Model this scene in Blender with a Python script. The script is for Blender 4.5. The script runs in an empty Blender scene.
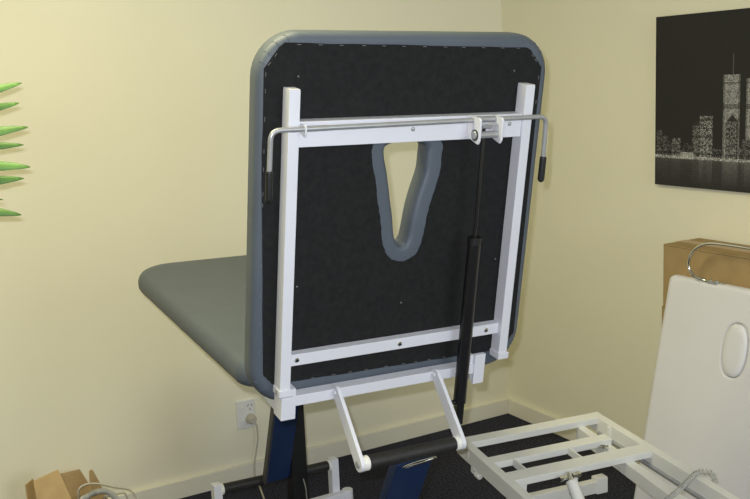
import bpy, bmesh, math, random
from mathutils import Vector as V, Matrix
random.seed(7)
PI = math.pi
SC = bpy.context.scene
C = SC.collection

# ------------------------------------------------------------------ helpers
def vec(p): return V(p)

class F:
    """A local frame: origin and three unit axes."""
    def __init__(s, o, a, b, c): s.o, s.a, s.b, s.c = V(o), V(a), V(b), V(c)
    def __call__(s, a=0, b=0, c=0): return s.o + s.a*a + s.b*b + s.c*c
    def at(s, a, b, c=0): return F(s(a, b, c), s.a, s.b, s.c)
WORLD = F((0,0,0), (1,0,0), (0,1,0), (0,0,1))

class MB:
    def __init__(s): s.bm = bmesh.new()
    def merge(s, t):
        m = {}
        for v in t.verts: m[v] = s.bm.verts.new(v.co)
        for f in t.faces:
            try:
                g = s.bm.faces.new([m[v] for v in f.verts]); g.material_index = f.material_index
            except ValueError: pass
        t.free()
    def box(s, fr, a, b, c, bev=0.0, seg=2):
        t = bmesh.new()
        vs = [t.verts.new(fr(x, y, z)) for x in a for y in b for z in c]
        for q in ((0,1,3,2),(4,6,7,5),(0,4,5,1),(2,3,7,6),(0,2,6,4),(1,5,7,3)):
            t.faces.new([vs[i] for i in q])
        bmesh.ops.recalc_face_normals(t, faces=t.faces[:])
        if bev: bmesh.ops.bevel(t, geom=t.edges[:], offset=bev, segments=seg, profile=.5, affect='EDGES')
        s.merge(t); return s
    def prism(s, pts, off, bev=0.0, seg=2):
        """closed planar outline pts (world) swept by vector off"""
        t = bmesh.new(); off = V(off)
        lo = [t.verts.new(V(p)) for p in pts]; hi = [t.verts.new(V(p)+off) for p in pts]
        n = len(pts)
        t.faces.new(lo); t.faces.new(hi[::-1])
        for i in range(n): t.faces.new([lo[i], hi[i], hi[(i+1)%n], lo[(i+1)%n]])
        bmesh.ops.recalc_face_normals(t, faces=t.faces[:])
        if bev: bmesh.ops.bevel(t, geom=t.edges[:], offset=bev, segments=seg, profile=.5, affect='EDGES')
        s.merge(t); return s
    def tube(s, path, r, n=14, caps=True, closed=False):
        path = [V(p) for p in path]; k = len(path)
        rs = r if isinstance(r, (list, tuple)) else [r]*k
        rings = []; up = None
        for i, p in enumerate(path):
            if closed: d = path[(i+1)%k]-path[i-1]
            else: d = path[min(i+1, k-1)]-path[max(i-1, 0)]
            d.normalize()
            if up is None:
                up = V((0,0,1)) if abs(d.z) < .9 else V((1,0,0))
            x = (up - d*up.dot(d)).normalized(); y = d.cross(x); up = x
            rings.append([s.bm.verts.new(p + (x*math.cos(2*PI*j/n)+y*math.sin(2*PI*j/n))*rs[i]) for j in range(n)])
        for i in range(k if closed else k-1):
            A, B = rings[i], rings[(i+1)%k]
            for j in range(n): s.bm.faces.new([A[j], A[(j+1)%n], B[(j+1)%n], B[j]])
        if caps and not closed:
            s.bm.faces.new(rings[0][::-1]); s.bm.faces.new(rings[-1])
        return s
    def cyl(s, p, q, r, n=20, bev=0.0):
        p, q = V(p), V(q); d = (q-p); L = d.length; d.normalize()
        if bev: return s.tube([p, p+d*1e-5, p+d*bev, q-d*bev, q-d*1e-5, q], [r-bev, r-bev, r, r, r-bev, r-bev], n)
        return s.tube([p, q], r, n)
    def lathe(s, fr, prof, n=28):
        rings = []
        for r, z in prof:
            rings.append([s.bm.verts.new(fr(r*math.cos(2*PI*j/n), r*math.sin(2*PI*j/n), z)) for j in range(n)])
        for A, B in zip(rings, rings[1:]):
            for j in range(n): s.bm.faces.new([A[j], A[(j+1)%n], B[(j+1)%n], B[j]])
        s.bm.faces.new(rings[0][::-1]); s.bm.faces.new(rings[-1]); return s
    def loops(s, loops):
        """skin a list of equally long closed loops"""
        R = [[s.bm.verts.new(V(p)) for p in l] for l in loops]
        n = len(R[0])
        for A, B in zip(R, R[1:]):
            for j in range(n): s.bm.faces.new([A[j], A[(j+1)%n], B[(j+1)%n], B[j]])
        return R
    def fill(s, *rings):
        es = []
        for r in rings:
            for i in range(len(r)):
                e = s.bm.edges.get((r[i], r[(i+1)%len(r)])) or s.bm.edges.new((r[i], r[(i+1)%len(r)]))
                es.append(e)
        bmesh.ops.triangle_fill(s.bm, use_beauty=True, use_dissolve=False, edges=es)
        return s
    def build(s, name, mat, parent=None, smooth=35, recalc=True, label=None):
        if recalc: bmesh.ops.recalc_face_normals(s.bm, faces=s.bm.faces[:])
        me = bpy.data.meshes.new(name)
        root = parent
        while root is not None and root.parent is not None: root = root.parent
        if root is not None:
            bmesh.ops.translate(s.bm, verts=s.bm.verts[:], vec=-root.location)
        s.bm.to_mesh(me); s.bm.free()
        if smooth:
            me.polygons.foreach_set('use_smooth', [True]*len(me.polygons))
            me.set_sharp_from_angle(angle=math.radians(smooth))
        for m in (mat if isinstance(mat, (list, tuple)) else [mat]): me.materials.append(m)
        o = bpy.data.objects.new(name, me); C.objects.link(o)
        if smooth:
            wn = o.modifiers.new('weighted_normals', 'WEIGHTED_NORMAL'); wn.keep_sharp = True; wn.weight = 90
        if parent is not None: o.parent = parent
        if label: o['label'] = label
        return o

def tag(o, label, cat, group=None):
    o['label'] = label; o['category'] = cat
    if group: o['group'] = group
    return o
def thing(name, loc, label, cat, group=None):
    o = bpy.data.objects.new(name, None); C.objects.link(o); o.location = loc; o.empty_display_size = .1
    return tag(o, label, cat, group)
def struct(o): o['kind'] = 'structure'; return o

def spline(pts, n=8, closed=False):
    pts = [V(p) for p in pts]; k = len(pts); out = []
    rng = k if closed else k-1
    for i in range(rng):
        if closed: a, b, c, d = pts[i-1], pts[i], pts[(i+1)%k], pts[(i+2)%k]
        else: a, b, c, d = pts[max(i-1,0)], pts[i], pts[i+1], pts[min(i+2,k-1)]
        for j in range(n):
            t = j/n
            out.append(.5*((2*b)+(c-a)*t+(2*a-5*b+4*c-d)*t*t+(3*b-3*c+d-a)*t**3))
    if not closed: out.append(pts[-1])
    return out
def bend(pts, r, n=6):
    """polyline with rounded corners"""
    pts = [V(p) for p in pts]; out = [pts[0]]
    for a, b, c in zip(pts, pts[1:], pts[2:]):
        u = (a-b).normalized(); w = (c-b).normalized()
        p, q = b+u*r, b+w*r
        for i in range(n+1):
            t = i/n; out.append(p*(1-t)**2 + b*2*t*(1-t) + q*t*t)
    out.append(pts[-1]); return out
def rrect(a0, a1, b0, b1, r, n=8, rs=None):
    rs = rs or (r,)*4
    out = []
    for (cx, cy, s, rr) in ((a1-rs[0], b1-rs[0], 0, rs[0]), (a0+rs[1], b1-rs[1], 1, rs[1]), (a0+rs[2], b0+rs[2], 2, rs[2]), (a1-rs[3], b0+rs[3], 3, rs[3])):
        for i in range(n+1):
            t = (s+i/n)*PI/2; out.append((cx+rr*math.cos(t), cy+rr*math.sin(t)))
    return out
def inset(loop, d):
    """move a 2-D counter-clockwise loop inwards by d"""
    n = len(loop); out = []
    for i in range(n):
        a, b, c = loop[i-1], loop[i], loop[(i+1)%n]
        tx, ty = c[0]-a[0], c[1]-a[1]; L = math.hypot(tx, ty) or 1
        out.append((b[0]-ty/L*d, b[1]+tx/L*d))
    return out

# ------------------------------------------------------------------ materials
def mat(name, col, rough=.5, metal=0.0, spec=.5, noise=None, bump=None, coat=0.0, sheen=0.0):
    m = bpy.data.materials.new(name); m.use_nodes = True
    nt = m.node_tree; N = nt.nodes; L = nt.links
    b = N['Principled BSDF']
    b.inputs['Base Color'].default_value = (*col, 1)
    b.inputs['Roughness'].default_value = rough; b.inputs['Metallic'].default_value = metal
    b.inputs['Specular IOR Level'].default_value = spec
    b.inputs['Coat Weight'].default_value = coat
    if sheen: b.inputs['Sheen Weight'].default_value = sheen
    tc = N.new('ShaderNodeTexCoord')
    if noise:
        sc, amt = noise[:2]
        t = N.new('ShaderNodeTexNoise'); t.inputs['Scale'].default_value = sc; t.inputs['Detail'].default_value = 4
        L.new(tc.outputs['Object'], t.inputs['Vector'])
        r = N.new('ShaderNodeValToRGB'); r.color_ramp.elements[0].position = .3; r.color_ramp.elements[1].position = .7
        r.color_ramp.elements[0].color = (*[c*(1-amt) for c in col], 1)
        r.color_ramp.elements[1].color = (*[min(1, c*(1+amt)) for c in col], 1)
        L.new(t.outputs['Fac'], r.inputs['Fac']); L.new(r.outputs['Color'], b.inputs['Base Color'])
    if bump:
        sc, st, ds = bump
        t = N.new('ShaderNodeTexNoise'); t.inputs['Scale'].default_value = sc; t.inputs['Detail'].default_value = 3
        L.new(tc.outputs['Object'], t.inputs['Vector'])
        u = N.new('ShaderNodeBump'); u.inputs['Strength'].default_value = st; u.inputs['Distance'].default_value = ds
        L.new(t.outputs['Fac'], u.inputs['Height']); L.new(u.outputs['Normal'], b.inputs['Normal'])
    return m

M = {}
M['wall'] = mat('cream_wall_paint', (.79, .755, .59), .7, spec=.25, noise=(2.2, .012), bump=(140, .06, .001))
M['ceiling'] = mat('white_ceiling_paint', (.80, .78, .70), .8, bump=(90, .1, .001))
M['skirting'] = mat('cream_gloss_paint', (.77, .74, .615), .4, noise=(3, .01))
M['carpet'] = mat('charcoal_carpet', (.036, .037, .054), .95, spec=.1, noise=(120, .8), bump=(420, .8, .004))
M['white'] = mat('white_powder_coat', (.70, .71, .76), .38, noise=(9, .015), bump=(500, .05, .0005))
M['lit_white'] = mat('lamp_tinted_white_coat', (.70, .70, .66), .42, noise=(8, .02), bump=(400, .05, .0005))  # white coat of the bare frame, yellow lamp light tinted into its colour
M['vinyl'] = mat('blue_grey_vinyl', (.083, .101, .126), .52, spec=.5, noise=(14, .05), bump=(650, .12, .0006))
M['fabric'] = mat('black_backing_fabric', (.0165, .0168, .0168), .92, spec=.15, noise=(70, .16), bump=(500, .4, .001))
M['staple'] = mat('staple_steel', (.20, .20, .20), .5, .3, noise=(60, .1))
M['steel'] = mat('zinc_plated_steel', (.40, .41, .42), .34, .45, noise=(30, .06))
M['chrome'] = mat('chrome', (.75, .75, .72), .12, 1.0, noise=(20, .02))
M['black_rubber'] = mat('black_rubber_grip', (.008, .008, .009), .45, noise=(40, .2))
M['black_metal'] = mat('black_gloss_metal', (.010, .010, .011), .3, noise=(30, .15))
M['black_foam'] = mat('black_tube_cover', (.017, .016, .0155), .55, noise=(60, .25), bump=(300, .15, .0008))
M['navy'] = mat('navy_powder_coat', (.010, .025, .075), .4, noise=(12, .06), bump=(350, .08, .0006))
M['nylon'] = mat('white_nylon', (.78, .77, .72), .4, noise=(30, .02))
M['card'] = mat('brown_cardboard', (.36, .25, .115), .8, spec=.2, noise=(18, .07), bump=(120, .12, .001))
M['card_in'] = mat('cardboard_flap', (.50, .35, .17), .8, spec=.2, noise=(22, .07), bump=(120, .12, .001))
M['tape'] = mat('packing_tape', (.36, .22, .09), .3, noise=(20, .05))
M['pvc'] = mat('white_vinyl', (.69, .68, .70), .42, noise=(7, .012), bump=(600, .06, .0005))
M['plastic'] = mat('white_switch_plastic', (.72, .72, .70), .35, noise=(20, .01))
M['slot'] = mat('dark_slot', (.03, .03, .03), .6, noise=(20, .1))
M['dark_grey'] = mat('dark_grey_edge', (.055, .055, .052), .45, noise=(30, .05))
M['lead'] = mat('grey_lead', (.22, .21, .17), .5, noise=(30, .05))
M['cable'] = mat('pale_grey_cable', (.50, .47, .38), .5, noise=(30, .03))
M['coil'] = mat('grey_coil_cable', (.42, .42, .39), .5, noise=(30, .04))
M['leaf'] = mat('palm_leaf', (.085, .20, .035), .42, noise=(16, .35), bump=(90, .15, .001))
M['stem'] = mat('palm_stem', (.16, .22, .05), .6, noise=(20, .2))
M['pot'] = mat('dark_glazed_pot', (.06, .055, .05), .3, noise=(9, .15))
M['soil'] = mat('potting_soil', (.04, .028, .018), .95, noise=(60, .5), bump=(80, .6, .006))
M['canvas_edge'] = mat('black_canvas_edge', (.02, .02, .02), .6, noise=(50, .2))

# ------------------------------------------------------------------ room
RX, RY, RZ = -4.3, -5.2, 2.55
struct(MB().box(WORLD, (RX-.1, .1), (RY-.1, .1), (-.1, 0)).build('floor', M['carpet'], smooth=0))
struct(MB().box(WORLD, (RX-.1, .1), (RY-.1, .1), (RZ, RZ+.1)).build('ceiling', M['ceiling'], smooth=0))
struct(MB().box(WORLD, (RX-.1, .1), (0, .1), (0, RZ)).build('wall_back', M['wall'], smooth=0))
struct(MB().box(WORLD, (0, .1), (RY, 0), (0, RZ)).build('wall_right', M['wall'], smooth=0))
struct(MB().box(WORLD, (RX-.1, RX), (RY, 0), (0, RZ)).build('wall_left', M['wall'], smooth=0))
struct(MB().box(WORLD, (RX-.1, .1), (RY-.1, RY), (0, RZ)).build('wall_front', M['wall'], smooth=0))
BH = .073
struct(MB().box(WORLD, (RX, 0), (-.018, 0), (0, BH), .003).build('baseboard_back', M['skirting']))
struct(MB().box(WORLD, (-.018, 0), (RY, -.018), (0, BH), .003).build('baseboard_right', M['skirting']))

# ------------------------------------------------------------------ treatment couch
BR = F((-1.87942, -1.56870, .88581), (.998896, -.0400375, -.0245606), (.0175255, -.167438, .985727), (-.0435784, -.985069, -.166552))
W, S, D, H = .64, .0262, .0389, .7056
couch = thing('treatment_couch', (-1.54, -1.0, 0), 'blue-grey vinyl treatment couch on white frame with its backrest raised', 'treatment couch')

def keyhole(grow=0.0):
    prof = [(.283, 0, .323), (.290, .024, .324), (.300, .038, .325), (.322, .050, .324), (.345, .056, .323), (.39, .0625, .3225), (.43, .071, .3225),
            (.49, .0855, .325), (.53, .092, .321), (.560, .0935, .320), (.585, .084, .319), (.602, .060, .319), (.610, .026, .319), (.611, 0, .319)]
    R = [V((c+h, b, 0)) for b, h, c in prof]; L_ = [V((c-h, b, 0)) for b, h, c in prof[1:-1]][::-1]
    lp = [(p.x, p.y) for p in spline(R+L_, 5, True)]
    return inset(lp, -grow)
out0 = rrect(-.056, .7055, -.045, .823, .100, 10)
hole0 = keyhole()
NB, NF = -D, -D-.068
def padring(loop, prof):
    return [[BR(x, y, n) for x, y in inset(loop, d)] for d, n in prof]
EDGE = [(.020, NB), (.010, NB-.003), (.003, NB-.010), (0, NB-.020), (0, NF+.022), (.004, NF+.011), (.011, NF+.004), (.022, NF)]
HOLE = [(.006, NB), (.024, NB-.0005), (.0315, NB-.0035), (.0355, NB-.010), (.037, NB-.020), (.037, NF+.02), (.031, NF+.008), (.022, NF+.002), (.010, NF)]
m = MB()
Ro = m.loops(padring(out0, EDGE)); Rh = m.loops(padring(hole0, HOLE))
m.fill(Ro[0], Rh[0]); m.fill(Ro[-1], Rh[-1])
cushion = m.build('backrest_cushion', M['vinyl'], couch, 50)
# seam line of the face hole and gathered folds on the rounded corners
sm = MB()
sm.tube([BR(x, y, NB-.0235) for x, y in inset(hole0, .0362)], .0012, 6, closed=True)
sm.build('hole_seam', M['vinyl'], cushion)
for (cx, cy, t0) in ((.6055, .723, 0), (.044, .723, 1), (.044, .055, 2), (.6055, .055, 3)):
    for k in (.24, .42, .60, .76):
        fm = MB()
        t = (t0+k)*PI/2; c, s_ = math.cos(t), math.sin(t)
        pts = []
        for rr, n in ((.076, NB-.0005), (.083, NB-.0008), (.0905, NB-.0035), (.0965, NB-.0095), (.0993, NB-.020)):
            w_ = .002*math.sin(rr*900)
            pts.append(BR(cx+rr*c-w_*s_, cy+rr*s_+w_*c, n))
        fm.tube(spline(pts, 3), .0010, 6)
        fm.build('corner_fold', M['vinyl'], cushion)
# black backing fabric: cut corners, cut out around the face hole
fo = [(-.027, .040), (-.004, .014), (.085, .0105), (.34, .006), (.60, .003), (.655, .012), (.684, .045), (.680, .745), (.668, .758), (.640, .789), (.628, .7915), (.32, .796), (.002, .801), (-.010, .792), (-.043, .748), (-.043, .50)]
def dense(l, n=6):
    out = []
    for i in range(len(l)):
        a, b = l[i], l[(i+1)%len(l)]
        for j in range(n):
            t = j/n; w_ = random.uniform(-.0011, .0011)
            out.append((a[0]+(b[0]-a[0])*t+w_, a[1]+(b[1]-a[1])*t+w_))
    return out
fd = dense(fo)
hb = [(x+random.uniform(-.0012, .0012), y+random.uniform(-.0012, .0012)) for x, y in keyhole(.0015)]
m = MB()
R1 = m.loops([[BR(x, y, NB+.0002) for x, y in fd], [BR(x, y, NB+.0016) for x, y in fd]])
R2 = m.loops([[BR(x, y, NB+.0002) for x, y in hb], [BR(x, y, NB+.0016) for x, y in hb]])
m.fill(R1[1], R2[1])
backing = m.build('backing_fabric', M['fabric'], couch, 30)
# staples: one mesh, copied round the edge of the backing
def staple_bm():
    return MB().box(WORLD, (-.0048, .0048), (-.0006, .0006), (0, .0012), .0004, 1)
spots = []
for a in (.035, .085, .135, .19, .24, .29, .345, .40, .45, .505, .56, .605): spots.append((a, .7975-.012*a, 0))
for a in (.10, .155, .20, .245, .30, .35, .385, .425, .47): spots.append((a, .0135-.013*a, 0))
for b in (.10, .17, .24, .31, .38, .45, .475, .53, .57, .64, .70, .735): spots.append((-.0395, b, PI/2))
for b in (.72, .66): spots.append((.675, b, PI/2))
for a, b, r in ((-.018, .775, .9), (-.032, .757, .9), (.650, .772, -.8), (.660, .762, -.8)): spots.append((a, b, r))
st0 = None
for a, b, r in spots:
    r += random.uniform(-.12, .12)
    ax = BR.a*math.cos(r)+BR.b*math.sin(r); ay = BR.c.cross(ax)
    mt = Matrix((ax, ay, BR.c)).transposed().to_4x4(); mt.translation = BR(a, b, NB+.0014)-V(couch.location)
    if st0 is None:
        me = bpy.data.meshes.new('staple'); b_ = staple_bm().bm; b_.to_mesh(me); b_.free(); me.materials.append(M['staple'])
        o = st0 = bpy.data.objects.new('staple', me)
    else: o = st0.copy()
    C.objects.link(o); o.parent = backing; o.matrix_local = mt
# small screws in the backing
for a, b in ((.035, .730), (.600, .737), (.33, .175), (.05, .25), (.60, .26)):
    MB().lathe(F(BR(a, b, NB+.0015), BR.a, BR.b, BR.c), [(.0021, 0), (.0021, .001), (.0012, .0018)], 10).build('screw', M['staple'], backing)

# uprights
def upright(a0, foot=0):
    m = MB().box(BR, (a0, a0+S), (.004, H), (-D+.002, 0), .0022)
    o = m.build('backrest_upright', M['white'], couch)
    MB().box(BR, (a0+.0006, a0+S-.0006), (H-.001, H+.003), (-D+.0026, -.0006), .0015).build('end_cap', M['white'], o)
    MB().box(BR, (a0-.003, a0+S+.004), (-.006, .012), (-D+.002, .004), .002).build('foot_collar', M['white'], o)
    return o
upL = upright(0); upR = upright(W-S)
# cross bars
tb = MB().box(BR, (S, W-S), (.582, .6385), (-.037, -.005), .002).build('top_crossbar', M['white'], couch)
lb = MB().box(BR, (S, W-S), (.063, .092), (-.036, -.012), .002).build('lower_crossbar', M['white'], couch)
for a in (.045, .32, .575):
    MB().lathe(F(BR(a, .0775, -.012), BR.a, BR.b, BR.c), [(.0062, 0), (.0062, .0015), (.0045, .0035), (.0015, .0042)], 14).build('bolt', M['chrome'], lb)
for a in (.31, .578):
    MB().lathe(F(BR(a, .612 if a < .5 else .615, -.005), BR.a, BR.b, BR.c), [(.0052, 0), (.0052, .0012), (.0036, .003), (.001, .0036)], 14).build('bolt', M['steel'], tb)
# end rail of the seat frame with its corner brackets and side rails
rail = MB().box(BR, (.030, .556), (-.036, -.009), (-.034, -.002), .002).build('end_rail', M['white'], couch)
br1 = MB().prism([BR(.003, -.008, .003), BR(.003, -.066, .003), BR(.040, -.066, .003), BR(.040, .012, .003), BR(.030, .012, .003), BR(.030, -.008, .003)], -BR.c*.045, .0016).build('corner_bracket', M['white'], couch)
MB().cyl(BR(-.004, .002, -.012), BR(.006, .002, -.012), .006, 12).build('hinge_bolt', M['steel'], br1)
br2 = MB().box(BR, (.540, .572), (-.064, .018), (-.010, .002), .0014).build('corner_bracket', M['white'], couch)
MB().box(BR, (.530, .540), (-.036, .016), (-.03, -.006), .001).build('lock_plate', M['white'], br2)
MB().lathe(F(BR(.530, -.012, -.012), BR.b, BR.c, BR.a), [(.005, -.004), (.005, .002)], 12).build('bolt', M['steel'], br2)
# seat frame: local frame of the level (slightly tilted) seat
lx = V((.998896, -.0400375, -.0245606)); ly = V((.06, .9981, .08)); ly = (ly - lx*ly.dot(lx)).normalized(); lz = lx.cross(ly)
ST = F((-1.925, -1.475, .940), lx, ly, lz)       # near left top corner of the seat
for a0 in (.070, .615):
    o = MB().prism([ST(a0, -.045, -.068), ST(a0, -.045, -.120), ST(a0, .10, -.105), ST(a0, .98, -.105), ST(a0, .98, -.068)], ST.a*.028, .0015).build('seat_side_rail', M['white'], couch)
for b0 in (.25, .60, .93):
    MB().box(ST, (.098, .615), (b0, b0+.03), (-.10, -.068), .0015).build('seat_cross_rail', M['white'], couch)
seat2d = rrect(0, .752, 0, 1.08, .13, 10, (.14, .14, .07, .07))
m = MB()
R = m.loops([[ST(x, y, z) for x, y in inset(seat2d, d)] for d, z in ((.022, -.066), (.008, -.062), (.001, -.05), (0, -.034), (.004, -.019), (.012, -.008), (.024, -.002), (.05, 0))])
m.fill(R[0]); m.fill(R[-1])
m.build('seat_cushion', M['vinyl'], couch, 50)

# link arms down to the torsion tube
TL = V((-1.742, -1.688, .7240)); TA = V((.998896, -.0400375, -.0245606))
def link_arm(x, top_a):
    p = TL + TA*x; q = BR(top_a, -.016, .004)
    q = p + (q-p) - TA*((q-p).dot(TA))
    d = (q-p).normalized(); side = TA.cross(d).normalized()
    r = .0185; r2 = .0165; L = (q-p).length
    pts = []
    for i in range(13):
        t = PI/2 + PI*i/12; pts.append(p + side*r*math.sin(t)*-1*-1 + d*0 if False else p + (side*math.cos(t-PI/2)*r) - d*math.sin(t-PI/2)*r)
    for i in range(9):
        t = PI*i/8; pts.append(q - side*math.cos(t)*r2 + d*math.sin(t)*r2)
    o = MB().prism([v - TA*.005 for v in pts], TA*.010, .0016).build('link_arm', M['white'], couch)
    for s_ in (-1, 1):
        MB().cyl(q+TA*.005*s_, q+TA*.010*s_, .006, 14, .001).build('pivot_pin', M['white'], o)
    s_ = -1 if x < .1 else 1
    MB().cyl(p+TA*.004*s_, p+TA*.009*s_, .0085, 16, .0015).build('pivot_bolt', M['steel'], o)
    return o
TLEN = .277
link_arm(0, .145); link_arm(TLEN, .425)
tube = MB().cyl(TL+TA*.022, TL+TA*(TLEN-.020), .0172, 28, .001).build('torsion_tube', M['black_foam'], couch)
for a, b in ((.005, .021), (TLEN-.019, TLEN-.005)):
    MB().cyl(TL+TA*a, TL+TA*b, .0180, 26, .002).build('end_collar', M['nylon'], tube)
MB().lathe(F(TL+TA*.135+V((0,-.010,.0145)), (1,0,0), (0,.8,.6), (0,-.6,.8)), [(.003, -.002), (.003, .001), (.001, .0016)], 10).build('screw', M['black_metal'], tube)
# split pin lying under the tube
c0 = TL+TA*.152+V((0, -.012, -.022))
ring = [c0 + TA*(.045*math.cos(t)) + V((0, .1, .9))*(.0030*math.sin(t)) + V((0,0,.10))*.03*math.cos(t) for t in [2*PI*i/28 for i in range(28)]]
MB().tube(ring, .0026, 8, closed=True).build('retaining_clip', M['chrome'], tube)

# lift arms: near one hangs from the tube, far one runs to the rear base bar
def lift_arm(top, bot, w, th, name='lift_arm'):
    top, bot = V(top), V(bot); d = (bot-top); L = d.length; d.normalize()
    x = V((1,0,0)); x = (x-d*x.dot(d)).normalized(); y = d.cross(x)
    fr = F(top, x, d, y)
    return MB().box(fr, (-w/2, w/2), (0, L), (-th/2, th/2), .003).build(name, M['navy'], couch), fr, L
arm1, f1, L1 = lift_arm((-1.574, -1.648, .688), (-1.574, -1.43, .285), .104, .030)
arm2, f2, L2 = lift_arm((-1.540, -.930, .815), (-1.540, -.731, .303), .088, .016)
MB().box(f2, (-.048, -.040), (0, L2), (-.010, .012), .001).build('edge_strip', M['dark_grey'], arm2)
MB().box(f2, (.012, .036), (L2-.075, L2-.03), (-.030, -.014), .002).build('stop_block', M['black_metal'], arm2)
act = MB().box(WORLD, (-1.496, -1.440), (-.765, -.712), (.03, .86), .004).build('lift_actuator', M['black_metal'], couch)

# base: two black bars between posts, floor tubes and round feet
def base_bar(y, z):
    pl, pr = V((-1.735, y, z-.004)), V((-1.316, y-.020, z-.010))
    b = MB().cyl(pl+V((.016,0,0)), pr-V((.016,0,0)), .0165, 24, .001).build('base_bar', M['black_foam'], couch)
    for p, s_ in ((pl, 1), (pr, -1)):
        MB().cyl(p+V((.012*s_,0,0)), p+V((.022*s_,0,0)), .0195, 22, .002).build('end_collar', M['nylon'], b)
        MB().box(F(p, (1,0,0), (0,1,0), (0,0,1)), (-.014, .014), (-.016, .016), (.03-z+.004, .022), .002).build('base_post', M['white'], couch)
base_bar(-.690, .304); base_bar(-1.425, .285)
for y, z, x1 in ((-.735, .202, -1.279), (-1.46, .13, -1.292)):
    o = MB().box(WORLD, (-1.76, x1), (y-.014, y+.014), (z-.030, z-.004), .002).build('base_cross_tube', M['white'], couch)
    MB().cyl((x1, y, 0.0), (x1, y, z), .0195, 22, .002).build('round_foot', M['white'], couch)
    MB().cyl((-1.76, y, 0.0), (-1.76, y, z), .0195, 22, .002).build('round_foot', M['white'], couch)
for x in (-1.728, -1.318):
    MB().box(WORLD, (x-.018, x+.018), (-1.62, -.60), (.0, .032), .002).build('floor_rail', M['white'], couch)

# gas strut with its rod
ps, pe = BR(.4905, .595, .016), BR(.4905, .340, .020)
pb = BR(.4920, -.100, .018)
dd = (pb-ps).normalized()
strut = MB().cyl(pe, pb, .0165, 26, .002).build('gas_strut', M['black_metal'], couch)
MB().cyl(ps, pe, .0048, 14).build('piston_rod', M['black_metal'], strut)
MB().cyl(pe-dd*.006, pe+dd*.014, .0172, 26, .002).build('gland_collar', M['black_rubber'], strut)
MB().box(F(pb, BR.a, dd, BR.c), (-.0105, .0105), (-.004, .060), (-.010, .010), .003).build('end_fitting', M['black_metal'], strut)
MB().cyl(pb+BR.a*-.030-dd*.004, pb+BR.a*.012-dd*.004, .006, 14).build('lower_pivot', M['black_metal'], strut)
# pivot bracket on the top bar
def ear(a):
    pts = [BR(a, b, n) for b, n in ((.634, -.005), (.641, .008), (.641, .040), (.635, .047), (.588, .047), (.579, .042), (.581, .032), (.590, -.005))]
    return MB().prism(pts, BR.a*.006, .0014).build('bracket_ear', M['white'], couch)
e1 = ear(.457); e2 = ear(.519)
MB().cyl(BR(.452, .599, .030), BR(.458, .599, .030), .0105, 20, .002).build('pin_head', M['steel'], e1)
MB().cyl(BR(.4555, .599, .030), BR(.4572, .599, .030), .0135, 20).build('pin_washer', M['black_metal'], e1)
MB().cyl(BR(.463, .599, .030), BR(.519, .599, .030), .0085, 20).build('lower_pin', M['steel'], e1)
MB().cyl(BR(.463, .633, .016), BR(.519, .633, .016), .0072, 20).build('spacer_sleeve', M['steel'], e1)
MB().cyl(BR(.463, .622, .030), BR(.519, .622, .030), .0028, 10).cyl(BR(.480, .616, .022), BR(.508, .616, .022), .0042, 12).build('trip_pin', M['steel'], e1)
MB().cyl(BR(.4905, .616, .016), BR(.4905, .600, .016), .0042, 12).build('rod_tip', M['black_metal'], strut)

# release handle: one bent rod with two grips and a clip
nr = .016
hp = bend([BR(-.0475, .535, nr), BR(-.0465, .626, nr), BR(.30, .630, nr+.001), BR(.670, .634, nr), BR(.6745, .525, nr)], .022)
rod = MB().tube(hp, .0056, 16).build('release_rod', M['steel'], couch)
for a, b0, b1 in ((-.0475, .540, .470), (.6745, .535, .470)):
    a2 = a + (.0005 if a > 0 else .001)
    MB().tube([BR(a, b0, nr), BR(a, b0-.001, nr), BR(a, b0-.004, nr), BR(a2, b1+.008, nr), BR(a2, b1+.003, nr), BR(a2, b1, nr)], [.006, .0072, .0082, .0086, .0068, .003], 16).build('grip', M['black_rubber'], rod)
for a in (.029,):
    MB().prism([BR(a, .625+y, .004+x) for x, y in [(-.008, .010), (.016, .011), (.0195, .006), (.0195, -.010), (.015, -.016), (.006, -.016), (-.008, -.010)]], BR.a*.004, .001).build('rod_clip', M['white'], couch)
MB().cyl(BR(.034, .6268, nr), BR(.085, .6274, nr), .0061, 16).build('threaded_sleeve', M['steel'], rod)

# loose lead hanging below the couch
lead = spline([(-1.467, -.785, .305), (-1.462, -.79, .27), (-1.458, -.79, .22), (-1.44, -.82, .12), (-1.38, -.86, .01)], 8)
MB().tube(lead, .0022, 8).build('lead', M['lead'], couch)

# ------------------------------------------------------------------ second couch frame, stripped
fu = V((.99554, -.094368, 0)); fl = V((-.093687, -.988357, -.119891)); fn = V((-.011314, -.119356, .992787))
FR = F((-1.14196, -1.22462, .5), fu, fl, fn)
bare = thing('couch_frame', (-.93, -1.75, 0), 'bare white couch frame without cushions in front of the leaning white panel', 'couch frame')
RW = .028
MB().prism([FR(0, -.010, 0), FR(-.014, .68, 0), FR(-.014+RW, .68, 0), FR(RW, -.010, 0)], -FR.c*.048, .002).build('side_rail', M['lit_white'], bare)
MB().prism([FR(.513-RW, .008, 0), FR(.536-RW, .72, 0), FR(.536, .72, 0), FR(.513, .008, 0)], -FR.c*.050, .002).build('side_rail', M['lit_white'], bare)
def cross(b0, b1, h, a0=.012, a1=.510, c=-.0004):
    k = .045
    f = lambda a, b: FR(a, b+k*(a-.25), c)
    return MB().prism([f(a0, b0), f(a0, b1), f(a1, b1), f(a1, b0)], -FR.c*h, .002).build('crossbar', M['lit_white'], bare)
x1 = cross(-.003, .037, .022); x2 = cross(.137, .175, .022, a1=.436); x3 = cross(.236, .286, .022)
for a in (.090, .281):
    MB().box(FR, (a-.003, a+.003), (.155+.045*(a-.25)+.02, .24+.045*(a-.25)), (-.024, -.001), .001).build('tie_plate', M['lit_white'], bare)
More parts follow.
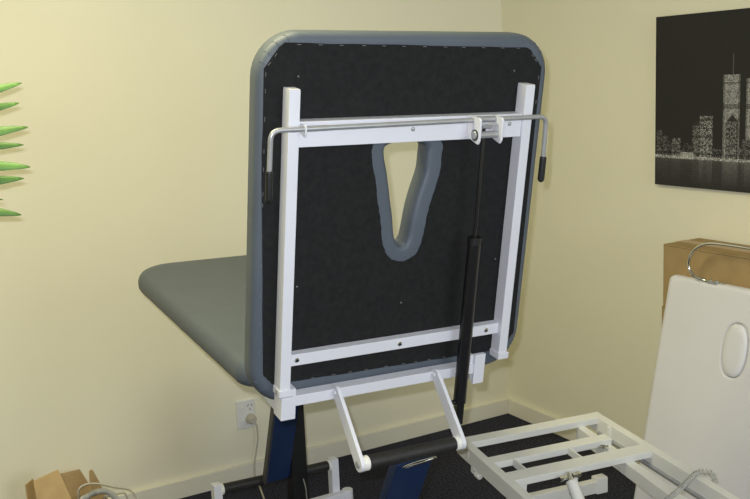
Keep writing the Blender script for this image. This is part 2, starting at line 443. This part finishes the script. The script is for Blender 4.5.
for a in (.045, .225):
    MB().box(FR, (a, a+.024), (.262, .270), (-.10, -.020), .001).build('hanger_plate', M['lit_white'], bare)
# lower inner rail and the grey shaft beside the right rail
MB().prism([FR(.414, .035, -.0215), FR(.384, .66, -.0215), FR(.424, .66, -.0215), FR(.440, .035, -.0215)], -FR.c*.042, .002).build('inner_rail', M['lit_white'], bare)
MB().cyl(FR(.484, .06, -.048), FR(.502, .64, -.048), .0068, 16).build('shaft', M['steel'], bare)
MB().box(FR, (.483, .491), (.098, .112), (-.045, -.006), .001).build('shaft_hanger', M['nylon'], bare)
# stub bracket on the outside of the left rail
bs = MB().box(FR, (-.004, .010), (.080, .104), (-.066, -.046), .002).build('stub_bracket', M['lit_white'], bare)
MB().cyl(FR(0, .106, -.060), FR(0, .130, -.060), .009, 14, .002).build('bumper', M['nylon'], bs)
MB().prism([FR(-.004, -.012, -.002), FR(-.004, .050, -.002), FR(-.004, .064, -.012), FR(-.004, .064, -.03), FR(-.004, -.012, -.03)], FR.a*.034, .002).build('hinge_lug', M['lit_white'], bare)
# screw actuator and its clevis
ca = FR(.195, .298, -.016); cb = FR(.190, .54, -.25)
d = (cb-ca).normalized()
ac = MB().cyl(ca+d*.012, cb, .0175, 24, .003).build('actuator', M['lit_white'], bare)
MB().cyl(ca-d*.012, ca+d*.02, .0085, 14).build('clevis', M['chrome'], ac)
for s_ in (-1, 1):
    MB().cyl(ca+FR.a*.010*s_, ca+FR.a*.026*s_, .0075, 6).cyl(ca+FR.a*.026*s_, ca+FR.a*.036*s_, .0095, 6).build('clevis_nut', M['chrome'], ac)
for (a, b) in ((.385, .190), (.392, .198)):
    MB().cyl(FR(a, b, -.014), FR(a+.018, b, -.014), .004, 8).build('nut', M['chrome'], x2)
# lower cross bar, columns and floor runners
lo = F((-.99, -1.262, .282), (.9886, -.15, 0), (.15, .9886, 0), (0,0,1))
lbar = MB().box(lo, (0, .36), (-.018, .012), (-.040, .0), .003).build('base_crossbar', M['lit_white'], bare)
MB().box(lo, (.318, .362), (-.020, .014), (-.044, .012), .005).build('end_plate', M['lit_white'], lbar)
for x in (-.975, -.775):
    MB().box(WORLD, (x-.02, x+.02), (-1.90, -1.86), (.03, .375), .002).build('base_column', M['lit_white'], bare)
    MB().box(WORLD, (x-.022, x+.022), (-2.25, -1.55), (0, .032), .003).build('floor_runner', M['lit_white'], bare)
MB().box(WORLD, (-.976, -.944), (-1.88, -1.28), (.245, .275), .002).build('base_strut', M['lit_white'], bare)
MB().box(WORLD, (-1.16, -.66), (-1.905, -1.855), (.352, .385), .002).build('base_beam', M['lit_white'], bare)

# coiled hand-control cord lying across the frame
cpath = spline([FR(.552, .500, -.012), FR(.5475, .486, .0095), FR(.536, .474, .0115), FR(.512, .470, .0115), FR(.472, .482, .006), FR(.411, .506, -.002), FR(.330, .540, -.004), FR(.24, .585, -.02), FR(.16, .65, -.06)], 30)
hel = []; ang = 0
for i, p in enumerate(cpath):
    t = (cpath[min(i+1, len(cpath)-1)]-cpath[max(i-1, 0)]).normalized()
    x = t.cross(FR.c).normalized(); y = x.cross(t)
    if i: ang += (p-cpath[i-1]).length/.0098*2*PI
    hel.append((p, x, y, ang))
hp2 = []
for (p, x, y, a0), (q, x2_, y2_, a1) in zip(hel, hel[1:]):
    k = max(2, int((a1-a0)/(2*PI)*9))
    for j in range(k):
        t = j/k; a = a0+(a1-a0)*t
        hp2.append(p.lerp(q, t) + (x*math.cos(a)+y*math.sin(a))*.0068)
tag(MB().tube(hp2, .0019, 6).build('coiled_cord', M['coil']), 'grey coiled cord lying across the right rail of the bare white frame', 'cord')

# ------------------------------------------------------------------ leaning white panel, roll holder, boxes
th = math.atan2(.192, .882)
PL = F((-.440, -1.219, .0), (0, -1, 0), (math.sin(th), 0, math.cos(th)), (-math.cos(th), 0, math.sin(th)))
panel = thing('padded_panel', (-.43, -1.50, 0), 'white padded couch panel leaning upright against the cardboard boxes', 'panel')
p2 = rrect(0, .60, .012, .918, .03, 8, (.03, .025, .03, .03))
hl = [(.316+.0475*math.copysign(abs(math.cos(t))**.8, math.cos(t)), .716+.087*math.copysign(abs(math.sin(t))**.85, math.sin(t))) for t in [2*PI*i/48 for i in range(48)]]
hl = [(x, y) for x, y in hl]
m = MB()
Ro = m.loops([[PL(x, y, z) for x, y in inset(p2, d)] for d, z in ((.016, -.045), (.004, -.041), (0, -.030), (0, -.018), (.004, -.007), (.010, -.002), (.022, 0))])
Rh = m.loops([[PL(x, y, z) for x, y in inset(hl, d)] for d, z in ((-.010, 0), (-.004, -.0015), (0, -.006), (0, -.016))])
m.fill(Ro[-1], Rh[0]); m.fill(Ro[0]); m.fill(Rh[-1])
m.build('cover', M['pvc'], panel, 50)
m = MB()
Rp = m.loops([[PL(x, y, z) for x, y in inset(hl, d)] for d, z in ((.0012, -.015), (.0012, -.003), (.005, .002), (.014, .005), (.026, .0065))])
m.fill(Rp[-1]); m.fill(Rp[0])
m.build('hole_plug', M['pvc'], panel, 50)

hpts = spline([(-.232, -1.450, .893), (-.238, -1.405, .893), (-.244, -1.372, .897), (-.258, -1.345, .908), (-.262, -1.325, .934), (-.262, -1.330, .974), (-.262, -1.358, 1.006), (-.262, -1.408, 1.026), (-.262, -1.490, 1.030), (-.262, -1.565, 1.030), (-.262, -1.73, 1.030)], 8)
holder = thing('paper_roll_holder', (-.24, -1.43, .89), 'bent chrome wire roll holder hooked on the white panel\'s top edge', 'holder')
MB().tube(hpts, .0048, 12).build('wire', M['chrome'], holder)
MB().box(F((-.236, -1.405, .8925), (0,-1,0), (1,0,0), (0,0,1)), (-.02, .022), (-.010, .010), (-.004, .002), .001).build('mounting_plate', M['steel'], holder)
for dy in (-.010, .014):
    MB().cyl((-.236, -1.405-dy, .893), (-.236, -1.405-dy, .900), .0055, 8).build('screw', M['steel'], holder)

def carton(name, x, y, z, label):
    o = thing(name, ((x[0]+x[1])/2, (y[0]+y[1])/2, z[0]), label, 'box', 'cardboard boxes behind the white panel')
    MB().box(WORLD, x, y, z, .003).build('carton', M['card'], o)
    ym = (x[0]+x[1])/2
    t = MB().box(WORLD, (ym-.024, ym+.024), (y[0]+.004, y[1]-.002), (z[1]-.0005, z[1]+.0006))
    t.box(WORLD, (ym-.024, ym+.024), (y[1]-.0005, y[1]+.0006), (z[1]-.07, z[1]+.0004))
    t.build('tape', M['tape'], o)
    # seam between the top flaps
    MB().box(WORLD, (x[0]-.0006, x[0]+.002), (y[0]+.004, y[1]-.004), (z[1]-.0055, z[1]-.0045)).build('flap_edge', M['slot'], o)
    return o
carton('cardboard_box', (-.192, -.016), (-1.78, -1.140), (0, .760), 'tall lower brown cardboard box standing on the floor behind the white panel')
carton('cardboard_box', (-.197, -.016), (-1.80, -1.150), (.760, .985), 'upper brown cardboard box stacked on another behind the white panel')

# ------------------------------------------------------------------ skyline picture on the right wall
PW, PH, PD = .92, .612, .018
pic = thing('wall_picture', (-.009, -.938-PW/2, 1.47), 'black and white night skyline picture hanging on the right wall', 'picture')
MB().box(WORLD, (-PD, -.0005), (-.938-PW, -.938), (1.164, 1.776), .001).build('canvas', M['canvas_edge'], pic)
rnd = random.Random(3)
B = [  # u0, u1, top, base brightness, roof kind
 (.000, .004, .12, .10, 0), (.006, .034, .205, .17, 0), (.034, .062, .188, .16, 0), (.062, .080, .165, .12, 0), (.078, .122, .176, .24, 0), (.120, .172, .158, .10, 0),
 (.240, .300, .145, .15, 0), (.172, .222, .222, .24, 1), (.204, .264, .258, .36, 2), (.300, .320, .14, .12, 0),
 (.306, .372, .396, .42, 0), (.398, .470, .384, .44, 0), (.318, .368, .238, .26, 1), (.372, .400, .150, .16, 0), (.385, .45, .18, .18, 0),
 (.470, .52, .17, .2, 0), (.52, .58, .23, .3, 0), (.58, .62, .15, .2, 0), (.62, .68, .27, .3, 1), (.68, .76, .19, .22, 0), (.76, .80, .24, .26, 0), (.80, .92, .16, .2, 0)]
def tone(u, v):
    u /= 1.015
    base = .020+.004*rnd.random()
    wl = .103
    if v < wl:
        s_ = .030 + .012*math.sin(v*900)*rnd.random()
        for u0, u1, top, br, k in B:
            if u0 <= u <= u1: s_ += br*.16*max(0, 1-(wl-v)/.095)*(.4+.8*rnd.random())
        s_ += .05*math.exp(-(wl-v)/.010)*rnd.random()
        return s_
    val = base
    for u0, u1, top, br, k in B:
        if u0 <= u <= u1:
            c = (u0+u1)/2; hw = (u1-u0)/2; x = abs(u-c)/hw
            if k == 1 and top < v < top+.026 and x < 1-(v-top)/.026: val = .030
            if k == 2 and top < v < top+.022 and x < math.sqrt(max(0, 1-((v-top)/.022)**2)): val = .024
            if v <= top:
                row = int(v/.006); r = rnd.random()
                val = br*(.08+1.1*r*r)
                if row % 5 == 0: val *= .5
                if br > .40:
                    val = br*(.24+.72*r)
                    if abs(v-.29) < .008 or abs(v-.37) < .004: val *= .5
                if x > .86: val *= .55
    if abs(u-.345) < .0022 and .39 < v < .468: val = max(val, .10)
    if v < wl+.010: val = max(val, .12+.5*rnd.random()*(1 if rnd.random() < .6 else .2))
    if .12 < u < .18 and v < wl+.022: val = max(val, .35*rnd.random()+.15)
    return val
st = .0035; nu, nv = int(PW/st), int(PH/st)
verts = []; faces = []; cols = []
for j in range(nv+1):
    for i in range(nu+1): verts.append((-PD-.0006, -.938-PW*i/nu, 1.164+PH*j/nv))
for j in range(nv):
    for i in range(nu):
        a = j*(nu+1)+i; faces.append((a, a+nu+1, a+nu+2, a+1)); cols.append(tone(PW*(i+.5)/nu, PH*(j+.5)/nv))
me = bpy.data.meshes.new('print'); L0 = V(pic.location)
me.from_pydata([V(v)-L0 for v in verts], [], faces)
at_ = me.attributes.new('tone', 'FLOAT', 'FACE'); at_.data.foreach_set('value', cols)
mp = mat('skyline_print', (.05, .05, .05), .5, spec=.2); nt = mp.node_tree
an = nt.nodes.new('ShaderNodeAttribute'); an.attribute_name = 'tone'
mx = nt.nodes.new('ShaderNodeVectorMath'); mx.operation = 'MULTIPLY'; mx.inputs[1].default_value = (1.0, .98, .95)
nt.links.new(an.outputs['Fac'], mx.inputs[0]); nt.links.new(mx.outputs[0], nt.nodes['Principled BSDF'].inputs['Base Color'])
me.materials.append(mp)
po = bpy.data.objects.new('print', me); C.objects.link(po); po.parent = pic

# ------------------------------------------------------------------ power outlet with plug and cord
ou = thing('double_socket', (-1.344, 0, .28), 'white double power outlet low on the back wall left of the couch leg', 'power outlet')
OF = F((-1.343, 0, .281), (1,0,0), (0,0,1), (0,-1,0))
pr = rrect(-.040, .040, -.060, .060, .006, 4)
m = MB(); R = m.loops([[OF(x, y, z) for x, y in inset(pr, d)] for d, z in ((0, 0.0003), (0, .006), (.003, .009))]); m.fill(R[-1]); m.fill(R[0])
m.build('cover_plate', M['plastic'], ou)
for y in (.026, -.030):
    MB().box(OF, (-.026, -.008), (y-.009, y+.009), (.008, .0125), .0015).build('switch', M['plastic'], ou)
m = MB()
for y in (.028,):
    for dx, dy, r in ((.010, .007, .5), (.026, .007, -.5), (.018, -.010, 0)):
        f = F(OF(dx, y+dy, .0088), OF.a*math.cos(r)-OF.b*math.sin(r), OF.a*math.sin(r)+OF.b*math.cos(r), OF.c)
        m.box(f, (-.0014, .0014), (-.0045, .0045), (0, .0008))
m.build('socket_slots', M['slot'], ou)
cord = thing('power_cord', (-1.325, -.02, .25), 'pale power cord with round plug in the outlet, hanging to the floor', 'power cord')
MB().lathe(F(OF(.016, -.020, .010), OF.a, OF.b, OF.c), [(.020, 0), (.021, .006), (.019, .024), (.013, .034)], 22).build('plug', M['cable'], cord)
MB().tube(spline([OF(.018, -.026, .034), OF(.030, -.042, .036), OF(.034, -.060, .032), OF(.035, -.11, .028), OF(.026, -.16, .026), OF(.016, -.20, .028), OF(.012, -.268, .030), (-1.335, -.060, .006), (-1.349, -.119, .005), (-1.379, -.225, .005), (-1.43, -.40, .005)], 8), .0034, 10).build('cable', M['cable'], cord)

# ------------------------------------------------------------------ open cardboard box with cords at lower left
ob = thing('open_box', (-2.08, -.20, 0), 'open brown cardboard box with raised flaps on the floor at lower left', 'box')
t = .004
m = MB()
m.box(WORLD, (-2.24, -1.96), (-.065, -.061), (0, .135)).box(WORLD, (-2.24, -1.96), (-.265, -.261), (0, .135))
m.box(WORLD, (-2.24, -2.236), (-.261, -.065), (0, .135)).box(WORLD, (-1.964, -1.96), (-.261, -.065), (0, .135)).box(WORLD, (-2.236, -1.964), (-.261, -.065), (0, .004))
m.build('carton', M['card'], ob)
def flap(pts, off, lab='flap'): MB().prism(pts, off).build(lab, M['card_in'], ob)
flap([(-2.238, -.175, .132), (-2.170, -.075, .132), (-2.178, -.075, .180), (-2.200, -.085, .247), (-2.240, -.165, .262)], (.003, -.002, 0))
flap([(-2.215, -.262, .132), (-2.085, -.262, .132), (-2.131, -.205, .304), (-2.217, -.205, .283)], (0, .004, .001))
flap([(-2.135, -.063, .132), (-1.985, -.063, .132), (-2.031, -.075, .2375), (-2.112, -.075, .2375)], (0, .003, 0))
flap([(-2.026, -.170, .132), (-1.964, -.125, .132), (-1.980, -.140, .189), (-2.008, -.158, .259), (-2.019, -.165, .260)], (.003, -.003, 0))
# cords lying in the box
tag(MB().tube(spline([(-2.07, -.19, .10), (-2.080, -.235, .18), (-2.077, -.25, .235), (-2.044, -.25, .246), (-2.0, -.25, .234), (-1.951, -.25, .210), (-1.902, -.25, .187), (-1.885, -.26, .150), (-1.90, -.27, .09), (-1.915, -.29, .03), (-1.92, -.33, .006)], 8), .0034, 8).build('white_cable', M['cable']), 'thin pale cable looping out over the edge of the open cardboard box', 'cable')
tag(MB().tube(spline([(-2.01, -.22, .09), (-2.000, -.272, .185), (-1.983, -.285, .198), (-1.949, -.285, .200), (-1.926, -.285, .188), (-1.920, -.285, .12), (-1.93, -.30, .03), (-1.98, -.34, .006)], 8), .0032, 8).build('short_cable', M['cable']), 'short pale cable hanging over the open box below the thin looping one', 'cable')
hpth = spline([(-2.05, -.22, .10), (-2.075, -.272, .195), (-2.063, -.300, .222), (-2.035, -.300, .230), (-2.002, -.300, .226), (-1.976, -.300, .206), (-1.955, -.300, .16), (-1.965, -.30, .08), (-2.0, -.31, .02)], 40)
tag(MB().tube(hpth, [.0095+.0014*math.sin(i*1.6) for i in range(len(hpth))], 12).build('corrugated_hose', M['coil']), 'thick ribbed grey hose curving over the front of the open box', 'hose')

# ------------------------------------------------------------------ potted palm at the left edge
palm = thing('potted_palm', (-2.56, -1.05, 0), 'potted palm whose green leaflets reach in at the left edge', 'plant')
MB().lathe(F((-2.56, -1.05, 0), (1,0,0), (0,1,0), (0,0,1)), [(.10, 0), (.115, .02), (.15, .26), (.16, .28), (.16, .30), (.145, .30), (.14, .27)], 32).build('pot', M['pot'], palm)
MB().lathe(F((-2.56, -1.05, .262), (1,0,0), (0,1,0), (0,0,1)), [(.138, 0), (.12, .008), (.02, .014)], 24).build('soil', M['soil'], palm)
MB().tube(spline([(-2.56, -1.05, .26), (-2.555, -1.05, .7), (-2.53, -1.05, 1.15), (-2.51, -1.05, 1.5), (-2.505, -1.05, 1.74)], 8), [.014-.0003*i for i in range(33)], 10).build('stem', M['stem'], palm)
def leaflet(root, tip, w, droop):
    root, tip = V(root), V(tip); d = tip-root; L = d.length; n = 14
    t = d.normalized(); sd = V((0, .35, 1)); sd = (sd-t*sd.dot(t)).normalized(); nm = t.cross(sd)
    m = MB(); A = []
    for i in range(n+1):
        k = i/n; p = root+d*k + V((0,0,-1))*droop*(4*k*(1-k))*-1
        hw = w*min(1, .35+k*3)*max(0.0, (1-k))**.55 if k > .0 else w*.35
        hw = max(hw, .0004)
        A.append([m.bm.verts.new(p+sd*hw+nm*hw*.25), m.bm.verts.new(p-nm*.0006), m.bm.verts.new(p-sd*hw+nm*hw*.25)])
    for a, b in zip(A, A[1:]):
        for j in range(2): m.bm.faces.new([a[j], a[j+1], b[j+1], b[j]])
    o = m.build('leaflet', M['leaf'], palm, 60)
    s_ = o.modifiers.new('thickness', 'SOLIDIFY'); s_.thickness = .0010
tips = [(-2.281, 1.625, .30, 0), (-2.288, 1.577, .24, .02), (-2.277, 1.518, .17, 0), (-2.286, 1.474, .06, .03), (-2.281, 1.420, -.04, 0), (-2.296, 1.392, .08, .02), (-2.344, 1.340, -.06, .06), (-2.314, 1.304, -.14, .0)]
for i, (tx, tz, sl, dy) in enumerate(tips):
    leaflet((-2.508, -1.05+dy*.3, tz-sl*(tx+2.508)), (tx, -1.05+dy, tz), [.022, .021, .023, .019, .023, .022, .010, .021][i], .006)
    leaflet((-2.512, -1.05-dy*.3, tz-sl*(tx+2.508)), (-5.02-tx, -1.05-dy, tz-.01), .0115, .006)

# ------------------------------------------------------------------ camera
f_px, yaw, pitch, roll = 976.387, .524139, .173520, -.0427588
fw = V((math.sin(yaw)*math.cos(pitch), math.cos(yaw)*math.cos(pitch), -math.sin(pitch)))
r0 = V((math.cos(yaw), -math.sin(yaw), 0)); u0 = r0.cross(fw)
r_ = r0*math.cos(roll)+u0*math.sin(roll); u_ = -r0*math.sin(roll)+u0*math.cos(roll)
cam = bpy.data.cameras.new('camera'); co = bpy.data.objects.new('camera', cam); C.objects.link(co)
cam.sensor_width = 36; cam.lens = f_px*36/750; cam.clip_start = .05
mw = Matrix((r_, u_, -fw)).transposed().to_4x4(); mw.translation = V((-2.762546, -3.564826, 1.6)); co.matrix_world = mw
SC.camera = co

# ------------------------------------------------------------------ lights
def light(name, kind, loc, power, col, **kw):
    l = bpy.data.lights.new(name, kind); l.energy = power; l.color = col
    for k, v in kw.items(): setattr(l, k, v)
    o = bpy.data.objects.new(name, l); C.objects.link(o); o.location = loc; return o
# the camera's own flash
fl_ = light('camera_flash', 'SPOT', mw.translation + r_*-.028 + u_*.045 + fw*.02, 132, (.94, .97, 1.06), spot_size=math.radians(95), spot_blend=.8, shadow_soft_size=.012)
fl_.rotation_euler = fw.to_track_quat('-Z', 'Y').to_euler()
# warm ceiling lamp of the room
light('ceiling_lamp', 'AREA', (-2.28, -1.42, 2.52), 33, (.985, .915, .54), shape='RECTANGLE', size=1.2, size_y=.6)
# daylight from a window behind and to the right of the camera
wl_ = light('window_daylight', 'AREA', (-.9, -5.1, 1.55), 32, (.88, .96, 1.06), shape='RECTANGLE', size=1.3, size_y=1.3)
wl_.rotation_euler = (PI/2, 0, .12)

w = bpy.data.worlds.new('world'); SC.world = w; w.use_nodes = True
w.node_tree.nodes['Background'].inputs['Color'].default_value = (.8, .85, 1, 1)
w.node_tree.nodes['Background'].inputs['Strength'].default_value = .1
SC.view_settings.view_transform = 'Standard'; SC.view_settings.look = 'None'
SC.view_settings.gamma = 1; SC.view_settings.exposure = 0; SC.view_settings.use_curve_mapping = False
